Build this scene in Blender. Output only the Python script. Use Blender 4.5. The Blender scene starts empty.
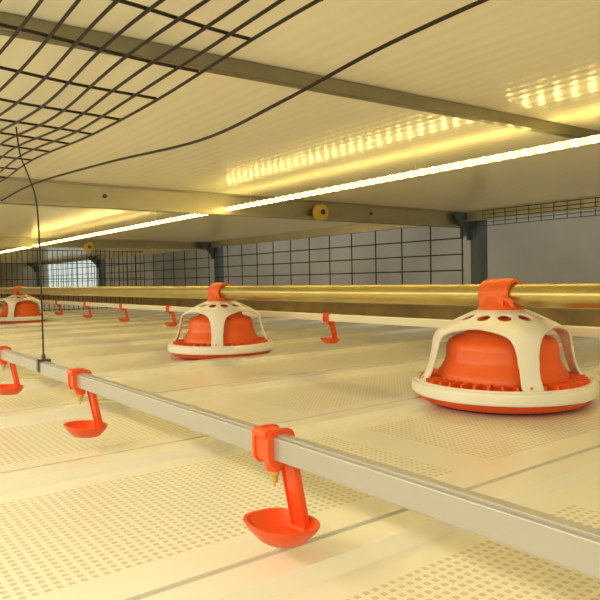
import bpy, math, random
from mathutils import Vector, Matrix
random.seed(4)
S = bpy.context.scene
COL = S.collection
CAMZ = 0.235
CEIL = 0.545
WALLY = 2.5

# ---------------------------------------------------------------- materials
def mat(name, col, rough=0.5, metal=0.0, spec=0.5, noise=0.0, nscale=20, bump=0.0, bscale=60, trans=0.0, coat=0.0):
    m = bpy.data.materials.new(name); m.use_nodes = True
    nt = m.node_tree; b = nt.nodes['Principled BSDF']
    b.inputs['Base Color'].default_value = (*col, 1)
    b.inputs['Roughness'].default_value = rough
    b.inputs['Metallic'].default_value = metal
    b.inputs['Specular IOR Level'].default_value = spec
    b.inputs['Coat Weight'].default_value = coat
    tc = nt.nodes.new('ShaderNodeTexCoord')
    if noise > 0:
        n = nt.nodes.new('ShaderNodeTexNoise'); n.inputs['Scale'].default_value = nscale
        n.inputs['Detail'].default_value = 5
        nt.links.new(tc.outputs['Object'], n.inputs['Vector'])
        r = nt.nodes.new('ShaderNodeValToRGB')
        r.color_ramp.elements[0].position = 0.3; r.color_ramp.elements[1].position = 0.7
        r.color_ramp.elements[0].color = (*[c * (1 - noise) for c in col], 1)
        r.color_ramp.elements[1].color = (*[min(1, c * (1 + noise * 0.5)) for c in col], 1)
        nt.links.new(n.outputs['Fac'], r.inputs['Fac'])
        nt.links.new(r.outputs['Color'], b.inputs['Base Color'])
    if bump > 0:
        n2 = nt.nodes.new('ShaderNodeTexNoise'); n2.inputs['Scale'].default_value = bscale
        nt.links.new(tc.outputs['Object'], n2.inputs['Vector'])
        bp = nt.nodes.new('ShaderNodeBump'); bp.inputs['Strength'].default_value = bump
        bp.inputs['Distance'].default_value = 0.003
        nt.links.new(n2.outputs['Fac'], bp.inputs['Height'])
        nt.links.new(bp.outputs['Normal'], b.inputs['Normal'])
    return m

M_ORANGE = mat('orange_plastic', (0.86, 0.095, 0.014), 0.36, noise=0.06, nscale=12)
M_ORANGE2 = mat('orange_cone_plastic', (0.92, 0.14, 0.02), 0.36, noise=0.06, nscale=12)
M_WHITE = mat('white_plastic', (0.94, 0.93, 0.90), 0.36, noise=0.03, nscale=15)
M_GALV = mat('galvanised_steel', (0.50, 0.47, 0.35), 0.33, 0.7, noise=0.08, nscale=12)
M_GALVD = mat('dull_galvanised_steel', (0.26, 0.24, 0.17), 0.33, 0.7, noise=0.12, nscale=12)
M_DARKST = mat('dark_steel', (0.12, 0.12, 0.11), 0.5, 0.5, noise=0.2, nscale=25)
M_PIPE = mat('feed_pipe_metal', (0.56, 0.46, 0.18), 0.31, 0.8, noise=0.10, nscale=14)
M_GREY = mat('grey_metal_rail', (0.46, 0.455, 0.45), 0.36, 0.4, noise=0.05, nscale=10)
M_PALE = mat('pale_pvc', (0.93, 0.90, 0.81), 0.4, noise=0.04, nscale=10)
M_WIRE = mat('wire_black', (0.03, 0.025, 0.018), 0.45, 0.6, noise=0.2, nscale=40)
M_WIREG = mat('wire_grey', (0.03, 0.03, 0.026), 0.5, 0.5, noise=0.2, nscale=40)
M_BRASS = mat('brass', (0.72, 0.50, 0.16), 0.3, 0.9, noise=0.1, nscale=40)
M_YEL = mat('yellow_insulator', (0.70, 0.50, 0.08), 0.4, noise=0.1, nscale=30)
M_POST = mat('post_steel', (0.10, 0.135, 0.165), 0.5, 0.4, noise=0.15, nscale=20)
M_TROUGH = mat('brown_panel', (0.36, 0.25, 0.10), 0.5, noise=0.3, nscale=8)
M_AISLE = mat('aisle_wall_paint', (0.25, 0.24, 0.20), 0.8, noise=0.35, nscale=0.8)
M_BELT = mat('belt', (0.35, 0.28, 0.14), 0.6, noise=0.2, nscale=7)
M_ENDW = mat('end_wall_paint', (0.35, 0.34, 0.28), 0.7, noise=0.2, nscale=3)

def math_node(nt, op, a, b=None, c=None):
    n = nt.nodes.new('ShaderNodeMath'); n.operation = op
    for i, v in enumerate((a, b, c)):
        if v is None: continue
        if isinstance(v, (int, float)): n.inputs[i].default_value = v
        else: nt.links.new(v, n.inputs[i])
    return n.outputs[0]

PANEL = 0.39
PX0 = -0.43
def floor_material():
    m = bpy.data.materials.new('slatted_floor_plastic'); m.use_nodes = True
    nt = m.node_tree; b = nt.nodes['Principled BSDF']
    tc = nt.nodes.new('ShaderNodeTexCoord'); sp = nt.nodes.new('ShaderNodeSeparateXYZ')
    nt.links.new(tc.outputs['Object'], sp.inputs[0])
    X, Y = sp.outputs[0], sp.outputs[1]
    P = PANEL / 42
    px = math_node(nt, 'FLOORED_MODULO', math_node(nt, 'SUBTRACT', X, PX0), PANEL)
    py = math_node(nt, 'FLOORED_MODULO', math_node(nt, 'SUBTRACT', Y, 0.05), 0.60)
    def band(v, lo, hi):
        return math_node(nt, 'MULTIPLY', math_node(nt, 'GREATER_THAN', v, lo), math_node(nt, 'LESS_THAN', v, hi))
    area = math_node(nt, 'MULTIPLY', band(px, 8 * P, 34 * P), band(py, 4 * P, 0.60 - 4 * P))
    cx = math_node(nt, 'ABSOLUTE', math_node(nt, 'SUBTRACT', math_node(nt, 'FLOORED_MODULO', px, P), P / 2))
    cy = math_node(nt, 'ABSOLUTE', math_node(nt, 'SUBTRACT', math_node(nt, 'FLOORED_MODULO', py, P), P / 2))
    a = 0.0025
    q = math_node(nt, 'ADD', math_node(nt, 'POWER', math_node(nt, 'DIVIDE', cx, a), 6),
                  math_node(nt, 'POWER', math_node(nt, 'DIVIDE', cy, a), 6))
    hole = math_node(nt, 'MULTIPLY', math_node(nt, 'LESS_THAN', q, 1.0), area)
    n = nt.nodes.new('ShaderNodeTexNoise'); n.inputs['Scale'].default_value = 2.0; n.inputs['Detail'].default_value = 4
    nt.links.new(tc.outputs['Object'], n.inputs['Vector'])
    r = nt.nodes.new('ShaderNodeValToRGB')
    r.color_ramp.elements[0].position = 0.35; r.color_ramp.elements[0].color = (0.86, 0.84, 0.76, 1)
    r.color_ramp.elements[1].position = 0.62; r.color_ramp.elements[1].color = (0.91, 0.89, 0.83, 1)
    nt.links.new(n.outputs['Fac'], r.inputs['Fac'])
    mc = nt.nodes.new('ShaderNodeMixRGB'); mc.inputs[2].default_value = (0.70, 0.64, 0.46, 1)
    nt.links.new(hole, mc.inputs[0]); nt.links.new(r.outputs['Color'], mc.inputs[1])
    nt.links.new(mc.outputs[0], b.inputs['Base Color'])
    b.inputs['Roughness'].default_value = 0.24
    h = math_node(nt, 'MULTIPLY', math_node(nt, 'SUBTRACT', 1.0, math_node(nt, 'MINIMUM', math_node(nt, 'MULTIPLY', q, 0.6), 1.0)), area)
    h = math_node(nt, 'MULTIPLY', h, -1.0)
    bp = nt.nodes.new('ShaderNodeBump'); bp.inputs['Strength'].default_value = 0.2; bp.inputs['Distance'].default_value = 0.002
    nt.links.new(h, bp.inputs['Height']); nt.links.new(bp.outputs['Normal'], b.inputs['Normal'])
    return m
M_FLOOR = floor_material()

def ceiling_material():
    m = mat('ceiling_sheet', (0.90, 0.87, 0.75), 0.17, noise=0.04, nscale=2, spec=0.28)
    nt = m.node_tree; b = nt.nodes['Principled BSDF']
    tc = nt.nodes.new('ShaderNodeTexCoord')
    w = nt.nodes.new('ShaderNodeTexWave'); w.bands_direction = 'Y'; w.inputs['Scale'].default_value = 11
    w.inputs['Distortion'].default_value = 0.3
    nt.links.new(tc.outputs['Object'], w.inputs['Vector'])
    bp = nt.nodes.new('ShaderNodeBump'); bp.inputs['Strength'].default_value = 0.22; bp.inputs['Distance'].default_value = 0.0010
    nt.links.new(w.outputs['Fac'], bp.inputs['Height']); nt.links.new(bp.outputs['Normal'], b.inputs['Normal'])
    return m
M_CEIL = ceiling_material()

def led_material():
    m = bpy.data.materials.new('led_strip_light'); m.use_nodes = True
    nt = m.node_tree; nt.nodes.remove(nt.nodes['Principled BSDF']); out = nt.nodes['Material Output']
    tc = nt.nodes.new('ShaderNodeTexCoord'); sp = nt.nodes.new('ShaderNodeSeparateXYZ')
    nt.links.new(tc.outputs['Object'], sp.inputs[0])
    f = math_node(nt, 'FLOORED_MODULO', sp.outputs[0], 0.036)
    d = math_node(nt, 'LESS_THAN', f, 0.010)
    s = math_node(nt, 'MULTIPLY_ADD', d, 26.0, 3.6)
    e = nt.nodes.new('ShaderNodeEmission'); e.inputs['Color'].default_value = (1.0, 0.74, 0.21, 1)
    nt.links.new(s, e.inputs['Strength']); nt.links.new(e.outputs[0], out.inputs['Surface'])
    return m
M_LED = led_material()
def glass_glow():
    m = mat('daylight_opening', (0.6, 0.68, 0.7), 0.4)
    b = m.node_tree.nodes['Principled BSDF']
    b.inputs['Emission Color'].default_value = (0.62, 0.74, 0.76, 1); b.inputs['Emission Strength'].default_value = 0.65
    return m
M_DAY = glass_glow()

# ---------------------------------------------------------------- mesh builder
class MB:
    def __init__(s): s.v = []; s.f = []
    def box(s, c, d, rot=None):
        o = len(s.v)
        for x in (-.5, .5):
            for y in (-.5, .5):
                for z in (-.5, .5):
                    p = Vector((x * d[0], y * d[1], z * d[2]))
                    if rot is not None: p = rot @ p
                    s.v.append(tuple(p + Vector(c)))
        for q in ((0,1,3,2),(4,6,7,5),(0,4,5,1),(2,3,7,6),(0,2,6,4),(1,5,7,3)):
            s.f.append(tuple(o + i for i in q))
        return s
    def tube(s, pts, r, n=8, caps=True):
        pts = [Vector(p) for p in pts]; o = len(s.v); k = len(pts)
        rs = r if isinstance(r, (list, tuple)) else [r] * k
        up = None
        for i, p in enumerate(pts):
            t = (pts[min(i + 1, k - 1)] - pts[max(i - 1, 0)]).normalized()
            if up is None:
                up = Vector((0, 0, 1)) if abs(t.z) < .9 else Vector((1, 0, 0))
            a = t.cross(up).normalized(); bq = a.cross(t).normalized(); up = bq
            for j in range(n):
                th = 2 * math.pi * j / n
                s.v.append(tuple(p + (a * math.cos(th) + bq * math.sin(th)) * rs[i]))
        for i in range(k - 1):
            for j in range(n):
                s.f.append((o+i*n+j, o+i*n+(j+1)%n, o+(i+1)*n+(j+1)%n, o+(i+1)*n+j))
        if caps:
            s.f.append(tuple(o + j for j in reversed(range(n)))); s.f.append(tuple(o+(k-1)*n+j for j in range(n)))
        return s
    def rev(s, prof, n=64, c=(0, 0, 0), axis='Z', closed=False, sx=1, sy=1):
        o = len(s.v); k = len(prof)
        for (r, z) in prof:
            for j in range(n):
                th = 2 * math.pi * j / n
                x, y, zz = r * math.cos(th) * sx, r * math.sin(th) * sy, z
                if axis == 'X': x, y, zz = z, r * math.cos(th), r * math.sin(th)
                if axis == 'Y': x, y, zz = r * math.cos(th), z, r * math.sin(th)
                s.v.append((x + c[0], y + c[1], zz + c[2]))
        for i in range(k if closed else k - 1):
            for j in range(n):
                a = o+i*n; b2 = o+((i+1) % k)*n
                s.f.append((a+j, a+(j+1)%n, b2+(j+1)%n, b2+j))
        return s
    def prism(s, poly, x0, x1):
        o = len(s.v); n = len(poly)
        for xx in (x0, x1):
            for (y, z) in poly: s.v.append((xx, y, z))
        for j in range(n): s.f.append((o+j, o+(j+1) % n, o+n+(j+1) % n, o+n+j))
        s.f.append(tuple(o+j for j in reversed(range(n)))); s.f.append(tuple(o+n+j for j in range(n)))
        return s
    def ob(s, name, m, parent=None, smooth=True, bevel=0, solid=0, ang=40, edge_smooth=0):
        me = bpy.data.meshes.new(name); me.from_pydata(s.v, [], s.f); me.update()
        import bmesh
        bm = bmesh.new(); bm.from_mesh(me)
        loose = [v for v in bm.verts if not v.link_faces]
        bmesh.ops.delete(bm, geom=loose, context='VERTS')
        if edge_smooth:
            bv = [(v, [e.other_vert(v) for e in v.link_edges if e.is_boundary]) for v in bm.verts if v.is_boundary]
            bv = [(v, nb) for v, nb in bv if len(nb) == 2]
            for it in range(edge_smooth):
                new = [(v, v.co*0.5 + (nb[0].co+nb[1].co)*0.25) for v, nb in bv]
                for v, c0 in new: v.co = c0
            inner = [v for v in bm.verts if not v.is_boundary and any(e.other_vert(v).is_boundary for e in v.link_edges)]
            for it in range(4):
                new = [(v, sum((e.other_vert(v).co for e in v.link_edges), Vector())/len(v.link_edges)) for v in inner]
                for v, c0 in new: v.co = v.co.lerp(c0, 0.5)
        bmesh.ops.recalc_face_normals(bm, faces=bm.faces); bm.to_mesh(me); bm.free()
        me.materials.append(m)
        o = bpy.data.objects.new(name, me); COL.objects.link(o)
        if smooth: me.shade_smooth()
        if bevel:
            b = o.modifiers.new('bevel', 'BEVEL'); b.width = bevel; b.segments = 3; b.limit_method = 'ANGLE'; b.angle_limit = math.radians(35)
            b.harden_normals = True
        if solid:
            q = o.modifiers.new('solid', 'SOLIDIFY'); q.thickness = solid; q.offset = -1
        if smooth and not bevel and not edge_smooth:
            try:
                me.set_sharp_from_angle(angle=math.radians(ang))
            except Exception: pass
        if parent: o.parent = parent
        return o

def tag(o, label, cat=None, group=None, kind=None):
    o['label'] = label
    if cat: o['category'] = cat
    if group: o['group'] = group
    if kind: o['kind'] = kind
    return o
def empty(name, loc):
    e = bpy.data.objects.new(name, None); e.empty_display_size = 0.05; COL.objects.link(e); e.location = loc
    return e
def copy_tree(root, loc, rotz=0.0):
    r = root.copy(); COL.objects.link(r); r.location = loc; r.rotation_euler = (0, 0, rotz)
    for ch in root.children:
        c = ch.copy(); COL.objects.link(c); c.parent = r
        for g in ch.children:
            gc = g.copy(); COL.objects.link(gc); gc.parent = c
    return r
def catmull(pts, n):
    out = []
    P = [Vector(p) for p in pts]; P = [2*P[0]-P[1]] + P + [2*P[-1]-P[-2]]
    for i in range(1, len(P) - 2):
        for k in range(n):
            t = k / n
            a, b, c, d = P[i-1], P[i], P[i+1], P[i+2]
            out.append(0.5*((2*b)+(c-a)*t+(2*a-5*b+4*c-d)*t*t+(3*b-a-3*c+d)*t**3))
    out.append(P[-2]); return out

# ---------------------------------------------------------------- setting
XL, XR = -10.0, 0.8
YN = -0.5
mb = MB(); prof = []
x = PX0 + 3 * PANEL
while x > XL:
    prof += [(x + 0.044, 0), (x + 0.036, 0.012), (x + 0.0036, 0.0125), (x + 0.0032, -0.014), (x - 0.0032, -0.014), (x - 0.0036, 0.0125), (x - 0.036, 0.012), (x - 0.044, 0)]
    x -= PANEL
for (px, pz) in prof:
    mb.v.append((px, YN, pz)); mb.v.append((px, WALLY, pz))
for i in range(len(prof) - 1):
    mb.f.append((2*i, 2*i+1, 2*i+3, 2*i+2))
fl = mb.ob('floor', M_FLOOR, smooth=False)
tag(fl, 'cream perforated plastic slatted floor of the cage tier', kind='structure')
belt = MB().box(((XL+XR)/2, (YN+WALLY)/2, -0.04), (XR-XL, WALLY-YN, 0.01)).ob('floor_under', M_BELT, smooth=False)
tag(belt, 'dull yellow collecting belt below the slatted floor', kind='structure')
ce = MB().box(((XL+XR)/2, (YN+WALLY)/2, CEIL+0.01), (XR-XL, WALLY-YN, 0.02)).ob('ceiling', M_CEIL, smooth=False)
tag(ce, 'glossy cream sheet ceiling of the cage tier', kind='structure')
w = MB().box(((XL+XR)/2, 4.6, 0.3), (XR-XL+6, 0.05, 3.0)).ob('wall_back', M_AISLE, smooth=False)
tag(w, 'dark grey wall across the aisle', kind='structure')
w = MB().box((XL-0.05, 1.8, 0.3), (0.05, 5.6, 3.0)).ob('wall_left', M_ENDW, smooth=False)
tag(w, 'dull end wall of the shed', kind='structure')
w = MB().box((XL-0.01, 3.22, 0.36), (0.03, 0.75, 0.62)).ob('window_1', M_DAY, smooth=False)
tag(w, 'pale bluish lit opening at the aisle end', kind='structure')
mb = MB()
mb.box(((XL+XR)/2, WALLY+0.012, 0.045), (XR-XL, 0.012, 0.09))
mb.box(((XL+XR)/2, WALLY+0.004, 0.092), (XR-XL, 0.03, 0.010))
mb.box(((XL+XR)/2, WALLY+0.002, 0.185), (XR-XL, 0.02, 0.012))
t = mb.ob('trim_1', M_TROUGH, smooth=False); tag(t, 'brown ribbed kick panel along the cage front', kind='structure')

# ---------------------------------------------------------------- beams
def c_beam(p0, p1, h, wd, ztop, lip=0.012):
    a = Vector((p0[0], p0[1], 0)); b = Vector((p1[0], p1[1], 0)); d = b - a; L = d.length
    ang = math.atan2(d.y, d.x); R = Matrix.Rotation(ang, 3, 'Z')
    mb = MB(); c = (a + b) / 2; th = 0.003
    mb.box((c.x, c.y, ztop-h/2), (L, th, h), R)
    off = R @ Vector((0, wd/2, 0))
    mb.box((c.x+off.x, c.y+off.y, ztop-h+th/2), (L, wd, th), R)
    mb.box((c.x+off.x, c.y+off.y, ztop-th/2), (L, wd, th), R)
    off2 = R @ Vector((0, wd, 0))
    mb.box((c.x+off2.x, c.y+off2.y, ztop-h+lip/2), (L, th, lip), R)
    return mb
mb = c_beam((-0.83, YN), (-0.66, WALLY), 0.020, 0.014, CEIL-0.001, 0.005)
b1 = mb.ob('ceiling_beam', M_GALVD, smooth=False); tag(b1, 'narrow dark galvanised cross rail under the ceiling', 'beam')
mb = c_beam((-2.0, WALLY), (-2.0, YN), 0.074, 0.02, CEIL-0.001, 0.012)
mb.box((-1.992, (WALLY+YN)/2, CEIL-0.0735), (0.016, WALLY-YN, 0.003))
b2 = mb.ob('ceiling_beam', M_GALV, smooth=False); tag(b2, 'deep galvanised cross beam with bolts under the ceiling', 'beam')
bolt0 = None
for yy in (0.2, 0.75, 1.3, 1.9):
    if bolt0 is None:
        bolt0 = MB().rev([(0.0, 0.006), (0.007, 0.006), (0.007, 0.0)], 6, (0, 0, 0), 'X').ob('bolt', M_DARKST, b2); bo = bolt0
    else:
        bo = bolt0.copy(); COL.objects.link(bo)
    bo.location = (-1.9985, yy, CEIL-0.035)
mb = c_beam((-4.5, WALLY), (-4.5, YN), 0.06, 0.035, CEIL-0.001)
b3 = mb.ob('ceiling_beam', M_GALV, smooth=False); tag(b3, 'deep galvanised cross beam under the ceiling', 'beam')
mb = MB()
mb.box(((XL+XR)/2, WALLY, CEIL-0.024), (XR-XL, 0.003, 0.046))
mb.box(((XL+XR)/2, WALLY-0.015, CEIL-0.046), (XR-XL, 0.03, 0.003))
t = mb.ob('edge_beam', M_GALV, smooth=False); tag(t, 'long galvanised edge beam above the cage front', 'beam')

post0 = None
for i, xx in enumerate((-1.94, -4.40, -6.95, -9.4)):
    if post0 is None:
        mb = MB()
        mb.box((0, 0.0, 0.27), (0.06, 0.003, 0.66)); mb.box((-0.03, 0.022, 0.27), (0.003, 0.045, 0.66))
        mb.box((0.03, 0.022, 0.27), (0.003, 0.045, 0.66))
        post0 = mb.ob('steel_post', M_POST, smooth=False); o = post0
        tag(o, 'blue-grey steel channel post with bracket at its head', 'post', 'cage frame posts')
        g = MB().prism([(-0.03, 0.54), (-0.12, 0.54), (-0.12, 0.52), (-0.03, 0.44), (-0.03, 0.41), (0.0, 0.41), (0.0, 0.54)], -0.032, -0.028)
        g.box((-0.045, -0.005, 0.475), (0.09, 0.003, 0.09))
        g.ob('bracket', M_POST, post0, smooth=False)
    else:
        o = copy_tree(post0, (0, 0, 0))
    o.location = (xx, WALLY + 0.03, 0)

def mesh_panel(x0, x1, z0, z1, y, sx, sz, r, m, label):
    mb = MB()
    n = max(1, round(abs(x1-x0)/sx)); k = max(1, round((z1-z0)/sz))
    for i in range(n+1):
        xx = x0+(x1-x0)*i/n
        mb.tube([(xx, y, z0), (xx, y, z1)], r, 6)
    for j in range(k+1):
        zz = z0+(z1-z0)*j/k
        mb.tube([(x0, y+2*r, zz), (x1, y+2*r, zz)], r, 6)
    o = mb.ob('wire_mesh_panel', m); tag(o, label, 'wire mesh', 'cage front mesh panels'); return o
L = 'dark square wire mesh panel closing the cage front'
for (a, b) in ((-1.99, -4.36), (-4.45, -6.9), (-7.0, -9.35)):
    mesh_panel(a, b, 0.19, 0.50, WALLY-0.01, 0.20, 0.077, 0.0036, M_WIREG, L)
mesh_panel(-1.87, -0.2, 0.50-0.03, 0.54, WALLY-0.01, 0.06, 0.02, 0.0016, M_WIREG, 'narrow strip of fine wire mesh under the edge beam')
mb = MB()
for i in range(60):
    yy = 0.0 + i * 0.041
    mb.tube([(-5.6, yy, 0.005), (-5.6, yy, 0.53)], 0.003, 5)
for zz in (0.02, 0.15, 0.28, 0.41, 0.52):
    mb.tube([(-5.59, 0, zz), (-5.59, 2.45, zz)], 0.003, 5)
o = mb.ob('cage_partition', M_WIREG); tag(o, 'upright wire partition dividing the cage tier', 'wire mesh')

# ---------------------------------------------------------------- LED strip
mb = MB(); mb.box(((XL+XR)/2, 1.2, 0.493), (XR-XL-0.1, 0.018, 0.012))
led = mb.ob('light_tube', M_LED, None, True, 0.004)
tag(led, 'glowing warm yellow LED light strip under the ceiling', 'light')
xx = 0.4; w0 = None
while xx > XL + .5:
    if w0 is None:
        w0 = MB().tube([(0, 1.2, 0.499), (0, 1.2, CEIL)], 0.0008, 6).ob('mounting_wire', M_GALV, led); q = w0
    else:
        q = w0.copy(); COL.objects.link(q)
    q.location = (xx, 0, 0); xx -= 0.75

# ---------------------------------------------------------------- pipes
FY, FZ = 1.03, 0.200
mb = MB(); mb.rev([(0.0, XL+.02), (0.021, XL+.02), (0.021, XR-.02), (0.0, XR-.02)], 48, (0, FY, FZ), 'X')
fp = mb.ob('feed_pipe', M_PIPE); tag(fp, 'long brass-toned round metal feed pipe carrying the feeders', 'pipe')

NY, NZ = 0.285, CAMZ - 0.1285
PW, PH = 0.015, 0.0175
def water_pipe(y, z, w, h, m, name, label):
    mb = MB(); mb.box(((XL+XR)/2, y, z), (XR-XL-0.04, w, h))
    o = mb.ob(name, m, None, True, 0.0014)
    r = MB(); r.box(((XL+XR)/2, y, z+h/2+0.0002), (XR-XL-0.05, w*0.5, 0.0024))
    q = r.ob('top_rail', m, o, True, 0.0006)
    tag(o, label, 'pipe'); return o
water_pipe(NY, NZ, PW, PH, M_GREY, 'water_pipe', 'flat-sided grey water rail with orange drinkers')
WY, WZ = 1.22, CAMZ - 0.113
water_pipe(WY, WZ, 0.015, 0.019, M_PALE, 'water_pipe', 'pale square water pipe with orange drinkers, behind the feeders')

# ---------------------------------------------------------------- drinker
def build_drinker():
    e = empty('drinker', (0, 0, 0))
    w, h = PW, PH
    mb = MB()
    def ring(x0, x1, t):
        outer = []; N = 32
        A, B = w/2+t, h/2+t
        for k in range(N):
            a = 2*math.pi*k/N
            outer.append((A*math.copysign(abs(math.cos(a))**0.55, math.cos(a)), B*math.copysign(abs(math.sin(a))**0.55, math.sin(a))))
        mb.prism(outer, x0, x1)
    ring(-0.0095, 0.0095, 0.0042); ring(-0.011, -0.0075, 0.0055); ring(0.0075, 0.011, 0.0055)
    mb.tube([(-0.009, -w/2-0.003, 0.011), (0.009, -w/2-0.003, 0.011)], 0.004, 14)
    mb.box((0.0, w/2+0.006, -0.006), (0.014, 0.009, 0.018))
    mb.rev([(0.0, -0.020), (0.006, -0.020), (0.0075, -0.015), (0.0085, -0.008)], 20)
    mb.ob('clip', M_ORANGE, e, ang=50)
    mb = MB(); mb.rev([(0, -0.033), (0.0010, -0.033), (0.0010, -0.029), (0.0030, -0.029), (0.0030, -0.0245), (0.0042, -0.0235), (0.0042, -0.0195), (0, -0.0195)], 16)
    mb.ob('nipple', M_BRASS, e)
    zb = -0.077
    mb = MB()
    top = Vector((0, w/2+0.006, -0.006)); bot = Vector((0.0, w/2+0.019, zb+0.004))
    d = bot-top; L = d.length; R = Matrix.Rotation(math.atan2(d.y, -d.z), 3, 'X')
    c0 = (top+bot)/2
    mb.box(c0, (0.019, 0.0045, L), R)
    mb.box(c0+Vector((0.0088, -0.002, 0)), (0.0018, 0.004, L), R); mb.box(c0+Vector((-0.0088, -0.002, 0)), (0.0018, 0.004, L), R)
    mb.ob('arm', M_ORANGE, e, True, 0.0008)
    mb = MB(); N = 48
    def outline(r, z, tilt=1.0):
        pts = []
        for j in range(N):
            a = 2*math.pi*j/N; ca, sa = math.cos(a), math.sin(a)
            px = r*1.0*math.copysign(abs(ca)**0.85, ca); py = r*0.86*math.copysign(abs(sa)**0.80, sa)
            pts.append((px, py + 0.006, z - 0.06*py))
        return pts
    rings = [outline(0.0002, zb), outline(0.0150, zb), outline(0.0200, zb+0.0012), outline(0.0290, zb+0.0100), outline(0.0308, zb+0.0135),
             outline(0.0315, zb+0.0138), outline(0.0315, zb+0.0156), outline(0.0286, zb+0.0152), outline(0.0265, zb+0.0115), outline(0.0185, zb+0.0045), outline(0.0002, zb+0.0036)]
    for rr in rings: mb.v.extend(rr)
    for i in range(len(rings)-1):
        for j in range(N):
            mb.f.append((i*N+j, i*N+(j+1) % N, (i+1)*N+(j+1) % N, (i+1)*N+j))
    mb.ob('cup', M_ORANGE, e, ang=35)
    return e
d0 = build_drinker()
tag(d0, 'orange plastic nipple drinker cup clipped to a grey water pipe', 'drinker', 'drinkers on the grey water pipe')
d0.location = (-0.413, NY, NZ)
for xx in (-0.868, -1.30, -1.75):
    copy_tree(d0, (xx, NY, NZ))
for xx in (-1.47, -2.01, -2.53, -3.05, -3.57, -4.09, -4.70, -5.22, -5.74, -6.26):
    o = copy_tree(d0, (xx, WY, WZ))
    o['label'] = 'orange plastic nipple drinker cup clipped to a pale water pipe'
    o['group'] = 'drinkers on the pale water pipe'

# ---------------------------------------------------------------- feeder
ARM = (325, 235, 145, 55)
def build_feeder():
    e = empty('pan_feeder', (0, 0, 0))
    mb = MB()
    prof = [(0.0, 0.001), (0.10, 0.001), (0.135, 0.004), (0.152, 0.009), (0.158, 0.018), (0.150, 0.026), (0.146, 0.020), (0.125, 0.010), (0.09, 0.006), (0.0, 0.006)]
    mb.rev(prof, 96)
    mb.rev([(0.148, 0.022), (0.151, 0.042), (0.148, 0.044), (0.145, 0.022)], 96)
    mb.rev([(0.118, 0.008), (0.120, 0.047), (0.116, 0.048), (0.114, 0.008)], 96)
    mb.ob('pan', M_ORANGE, e)
    mb = MB()
    for k in range(40):
        th = 2*math.pi*k/40; R = Matrix.Rotation(th, 3, 'Z')
        mb.box(R @ Vector((0.134, 0, 0.040)), (0.031, 0.0045, 0.021), R)
    mb.ob('grill', M_ORANGE2, e, smooth=False)
    mb = MB()
    ctr = (0.160, 0.0315); pr = []
    for k in range(24):
        a = 2*math.pi*k/24
        pr.append((ctr[0] + 0.0070*math.copysign(abs(math.cos(a))**0.6, math.cos(a)), ctr[1] + 0.0110*math.copysign(abs(math.sin(a))**0.6, math.sin(a))))
    mb.rev(pr, 112, closed=True)
    mb.rev([(0.160, 0.0410), (0.157, 0.0450), (0.152, 0.0450), (0.151, 0.0415), (0.156, 0.0405)], 112, closed=True)
    mb.ob('rim', M_WHITE, e)
    mb = MB()
    cp = [(0.024, 0.166), (0.040, 0.162), (0.054, 0.155), (0.062, 0.147), (0.066, 0.138), (0.068, 0.1315), (0.073, 0.1280), (0.087, 0.1235), (0.096, 0.1175), (0.100, 0.110), (0.1015, 0.101), (0.102, 0.086), (0.105, 0.077), (0.113, 0.064), (0.117, 0.056), (0.118, 0.048), (0.118, 0.02)]
    mb.rev(cp, 96)
    mb.ob('feed_cone', M_ORANGE2, e, ang=36)
    hp = [(0.026, 0.178), (0.050, 0.171), (0.075, 0.160), (0.098, 0.148), (0.116, 0.137), (0.125, 0.124), (0.130, 0.100), (0.136, 0.075), (0.144, 0.055), (0.153, 0.043)]
    hs = catmull([(a, b, 0) for a, b in hp], 12)
    sl = [0]
    for i in range(1, len(hs)): sl.append(sl[-1] + (hs[i]-hs[i-1]).length)
    n = 360; arms = [math.radians(a) for a in ARM]
    sh = next(sl[i] for i in range(len(hs)) if hs[i].x > 0.102)
    hole_s = next(sl[i] for i in range(len(hs)) if hs[i].x > 0.070)
    def keep(th, s, r):
        dmin = min(abs((th-a+math.pi) % (2*math.pi)-math.pi) for a in arms)
        if s > sh and dmin*r > 0.0170+0.055*math.exp(-(s-sh)/0.017): return False
        for k in range(12):
            a = arms[0]+(k+0.5)*2*math.pi/12
            d = abs((th-a+math.pi) % (2*math.pi)-math.pi)*r
            if (d/0.0130)**2 + ((s-hole_s)/0.0130)**2 < 1: return False
        return True
    mb = MB()
    for p in hs:
        for j in range(n):
            th = 2*math.pi*j/n; mb.v.append((p.x*math.cos(th), p.x*math.sin(th), p.y))
    for i in range(len(hs)-1):
        for j in range(n):
            if keep(2*math.pi*(j+.5)/n, (sl[i]+sl[i+1])/2, (hs[i].x+hs[i+1].x)/2):
                mb.f.append((i*n+j, i*n+(j+1) % n, (i+1)*n+(j+1) % n, (i+1)*n+j))
    mb.ob('hood', M_WHITE, e, solid=0.0045, edge_smooth=10)
    mb = MB(); pz = FZ
    mb.rev([(0.043, 0.168), (0.042, 0.177), (0.035, 0.186), (0.031, 0.198), (0.0, 0.200)], 40)
    mb.rev([(0.0222, -0.031), (0.028, -0.031), (0.030, -0.026), (0.030, 0.026), (0.028, 0.031), (0.0222, 0.031)], 40, (0, 0, pz+0.001), 'X', closed=True)
    mb.prism([(-0.031, 0.172), (-0.030, pz+0.004), (-0.024, pz+0.004), (-0.024, 0.172)], -0.026, 0.026)
    mb.prism([(0.031, 0.172), (0.030, pz+0.004), (0.024, pz+0.004), (0.024, 0.172)], -0.026, 0.026)
    mb.tube([(0.026, -0.026, pz-0.004), (0.040, -0.030, pz-0.010), (0.046, -0.030, pz-0.020)], [0.006, 0.005, 0.004], 10)
    mb.ob('clamp', M_ORANGE2, e)
    return e
f0 = build_feeder()
tag(f0, 'orange pan feeder with white slotted hood hanging from feed pipe', 'feeder', 'pan feeders on the feed pipe')
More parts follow.
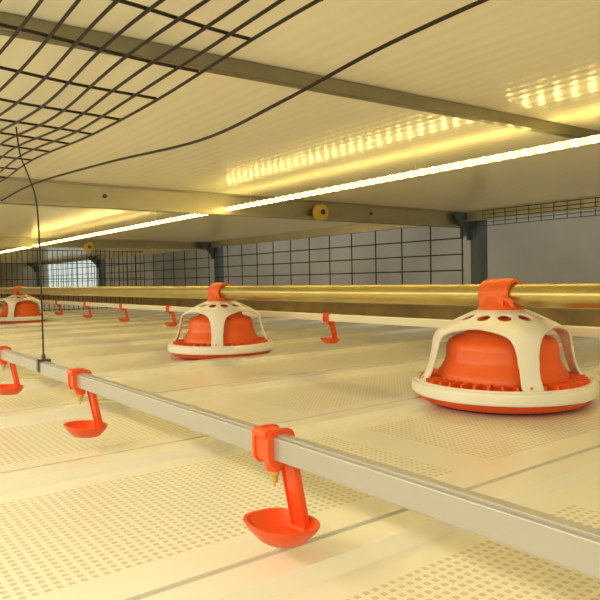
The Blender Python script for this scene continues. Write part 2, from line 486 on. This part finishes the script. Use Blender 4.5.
f0.location = (-0.734, FY, 0)
copy_tree(f0, (-1.772, FY, 0))
copy_tree(f0, (-4.22, FY, 0))

# ---------------------------------------------------------------- rollers on beam
def pulley(loc, s):
    mb = MB()
    mb.rev([(0.008, -0.012), (0.024, -0.012), (0.026, -0.009), (0.019, -0.004), (0.019, 0.004), (0.026, 0.009), (0.024, 0.012), (0.008, 0.012)], 32, (0, 0, 0), 'X', closed=True)
    o = mb.ob('insulator_roller', M_YEL)
    MB().tube([(-0.035, 0, 0), (0.016, 0, 0)], 0.0085, 12).ob('bolt', M_DARKST, o)
    o.location = loc; o.scale = (s, s, s)
    tag(o, 'small yellow grooved roller bolted to the cross beam', 'roller', 'rollers on the beams'); return o
pulley((-1.965, 1.60, 0.498), 1.2)
pulley((-4.46, 1.55, 0.49), 1.3)

# ---------------------------------------------------------------- overhead wire mesh
mb = MB()
def sag(x, y):
    return 0.498 + 0.004*math.sin(x*4.1+y*5) + 0.003*math.sin(x*9+1.3) - 0.006*math.exp(-((x+0.95)/0.3)**2)
ys = [0.02+0.031*i for i in range(13)]
for i, yy in enumerate(ys):
    x0 = -1.95; x1 = -0.30
    mb.tube([(x0+(x1-x0)*k/50, yy + 0.003*math.sin(k*0.4+i), sag(x0+(x1-x0)*k/50, yy)) for k in range(51)], 0.0020, 6)
xx = -0.32; i = 0
while xx > -1.95:
    mb.tube([(xx-0.03*k/14+0.003*math.sin(k*0.7+i), ys[0]-0.01+(ys[-1]-ys[0]+0.014)*k/14, sag(xx, ys[0]+(ys[-1]-ys[0])*k/14)+0.0035) for k in range(15)], 0.0020, 6)
    xx -= 0.125; i += 1
o = mb.ob('overhead_wire_mesh', M_WIRE); tag(o, 'bent black wire mesh sheet hanging under the ceiling', 'wire mesh')
pts = catmull([(-0.3, 0.56, 0.52), (-0.52, 0.53, 0.50), (-0.72, 0.52, 0.478), (-0.95, 0.52, 0.468), (-1.3, 0.50, 0.485), (-1.7, 0.46, 0.49), (-1.97, 0.44, 0.475)], 8)
o = MB().tube(pts, 0.0025, 8).ob('loose_cable', M_WIRE); tag(o, 'loose black cable sagging under the ceiling', 'cable')
hx = -1.036
pts = catmull([(hx, NY, NZ+0.012), (hx-0.001, NY, NZ+0.10), (hx-0.004, NY, NZ+0.20), (hx-0.015, NY, NZ+0.26), (hx-0.05, NY, NZ+0.30), (hx-0.10, NY, NZ+0.345), (hx-0.12, NY, 0.50)], 8)
o = MB().tube(pts, 0.0013, 8).ob('hanger_wire', M_WIREG); tag(o, 'thin steel wire holding up the grey water pipe', 'wire')
g = MB(); g.box((hx, NY, NZ+0.0115), (0.010, 0.018, 0.003)); g.box((hx, NY-0.0088, NZ+0.003), (0.010, 0.0018, 0.018)); g.box((hx, NY+0.0088, NZ+0.003), (0.010, 0.0018, 0.018))
g.tube([(hx, NY, NZ+0.012), (hx, NY, NZ+0.020)], 0.003, 10)
g.ob('clip', M_DARKST, o, smooth=False)

# ---------------------------------------------------------------- lights
def area(name, loc, rot, sx, sy, e, col):
    l = bpy.data.lights.new(name, 'AREA'); l.shape = 'RECTANGLE'; l.size = sx; l.size_y = sy; l.energy = e; l.color = col
    o = bpy.data.objects.new(name, l); COL.objects.link(o); o.location = loc; o.rotation_euler = rot; return o
area('near_fill', (-1.2, -0.35, 0.50), (math.radians(38), 0, 0), 5.0, 0.05, 20, (1, 0.87, 0.54))  # added fill light, out of view on the camera side, for the near fittings
area('aisle_fill', (-4.0, 3.6, 1.3), (math.radians(20), 0, 0), 8.0, 0.3, 25, (0.93, 0.93, 0.95))  # added light with no fitting, out of view, brightens the aisle beyond the mesh
W = bpy.data.worlds.new('world'); S.world = W; W.use_nodes = True
W.node_tree.nodes['Background'].inputs[0].default_value = (1.0, 0.865, 0.58, 1)
W.node_tree.nodes['Background'].inputs[1].default_value = 0.58
S.view_settings.view_transform = 'Standard'

# ---------------------------------------------------------------- camera
th = math.radians(37.2); p = math.radians(1.78); rho = math.radians(1.03)
c, s = math.cos(th), math.sin(th)
F = Vector((-c*math.cos(p), s*math.cos(p), -math.sin(p)))
R0 = Vector((s, c, 0)); U0 = R0.cross(F)
R = R0*math.cos(rho) - U0*math.sin(rho); U = U0*math.cos(rho) + R0*math.sin(rho)
Mx = Matrix((R, U, -F)).transposed().to_4x4(); Mx.translation = Vector((0, 0, CAMZ))
cd = bpy.data.cameras.new('camera'); cd.sensor_width = 36; cd.lens = 645/600*36; cd.clip_start = 0.01
co = bpy.data.objects.new('camera', cd); COL.objects.link(co); co.matrix_world = Mx
S.camera = co
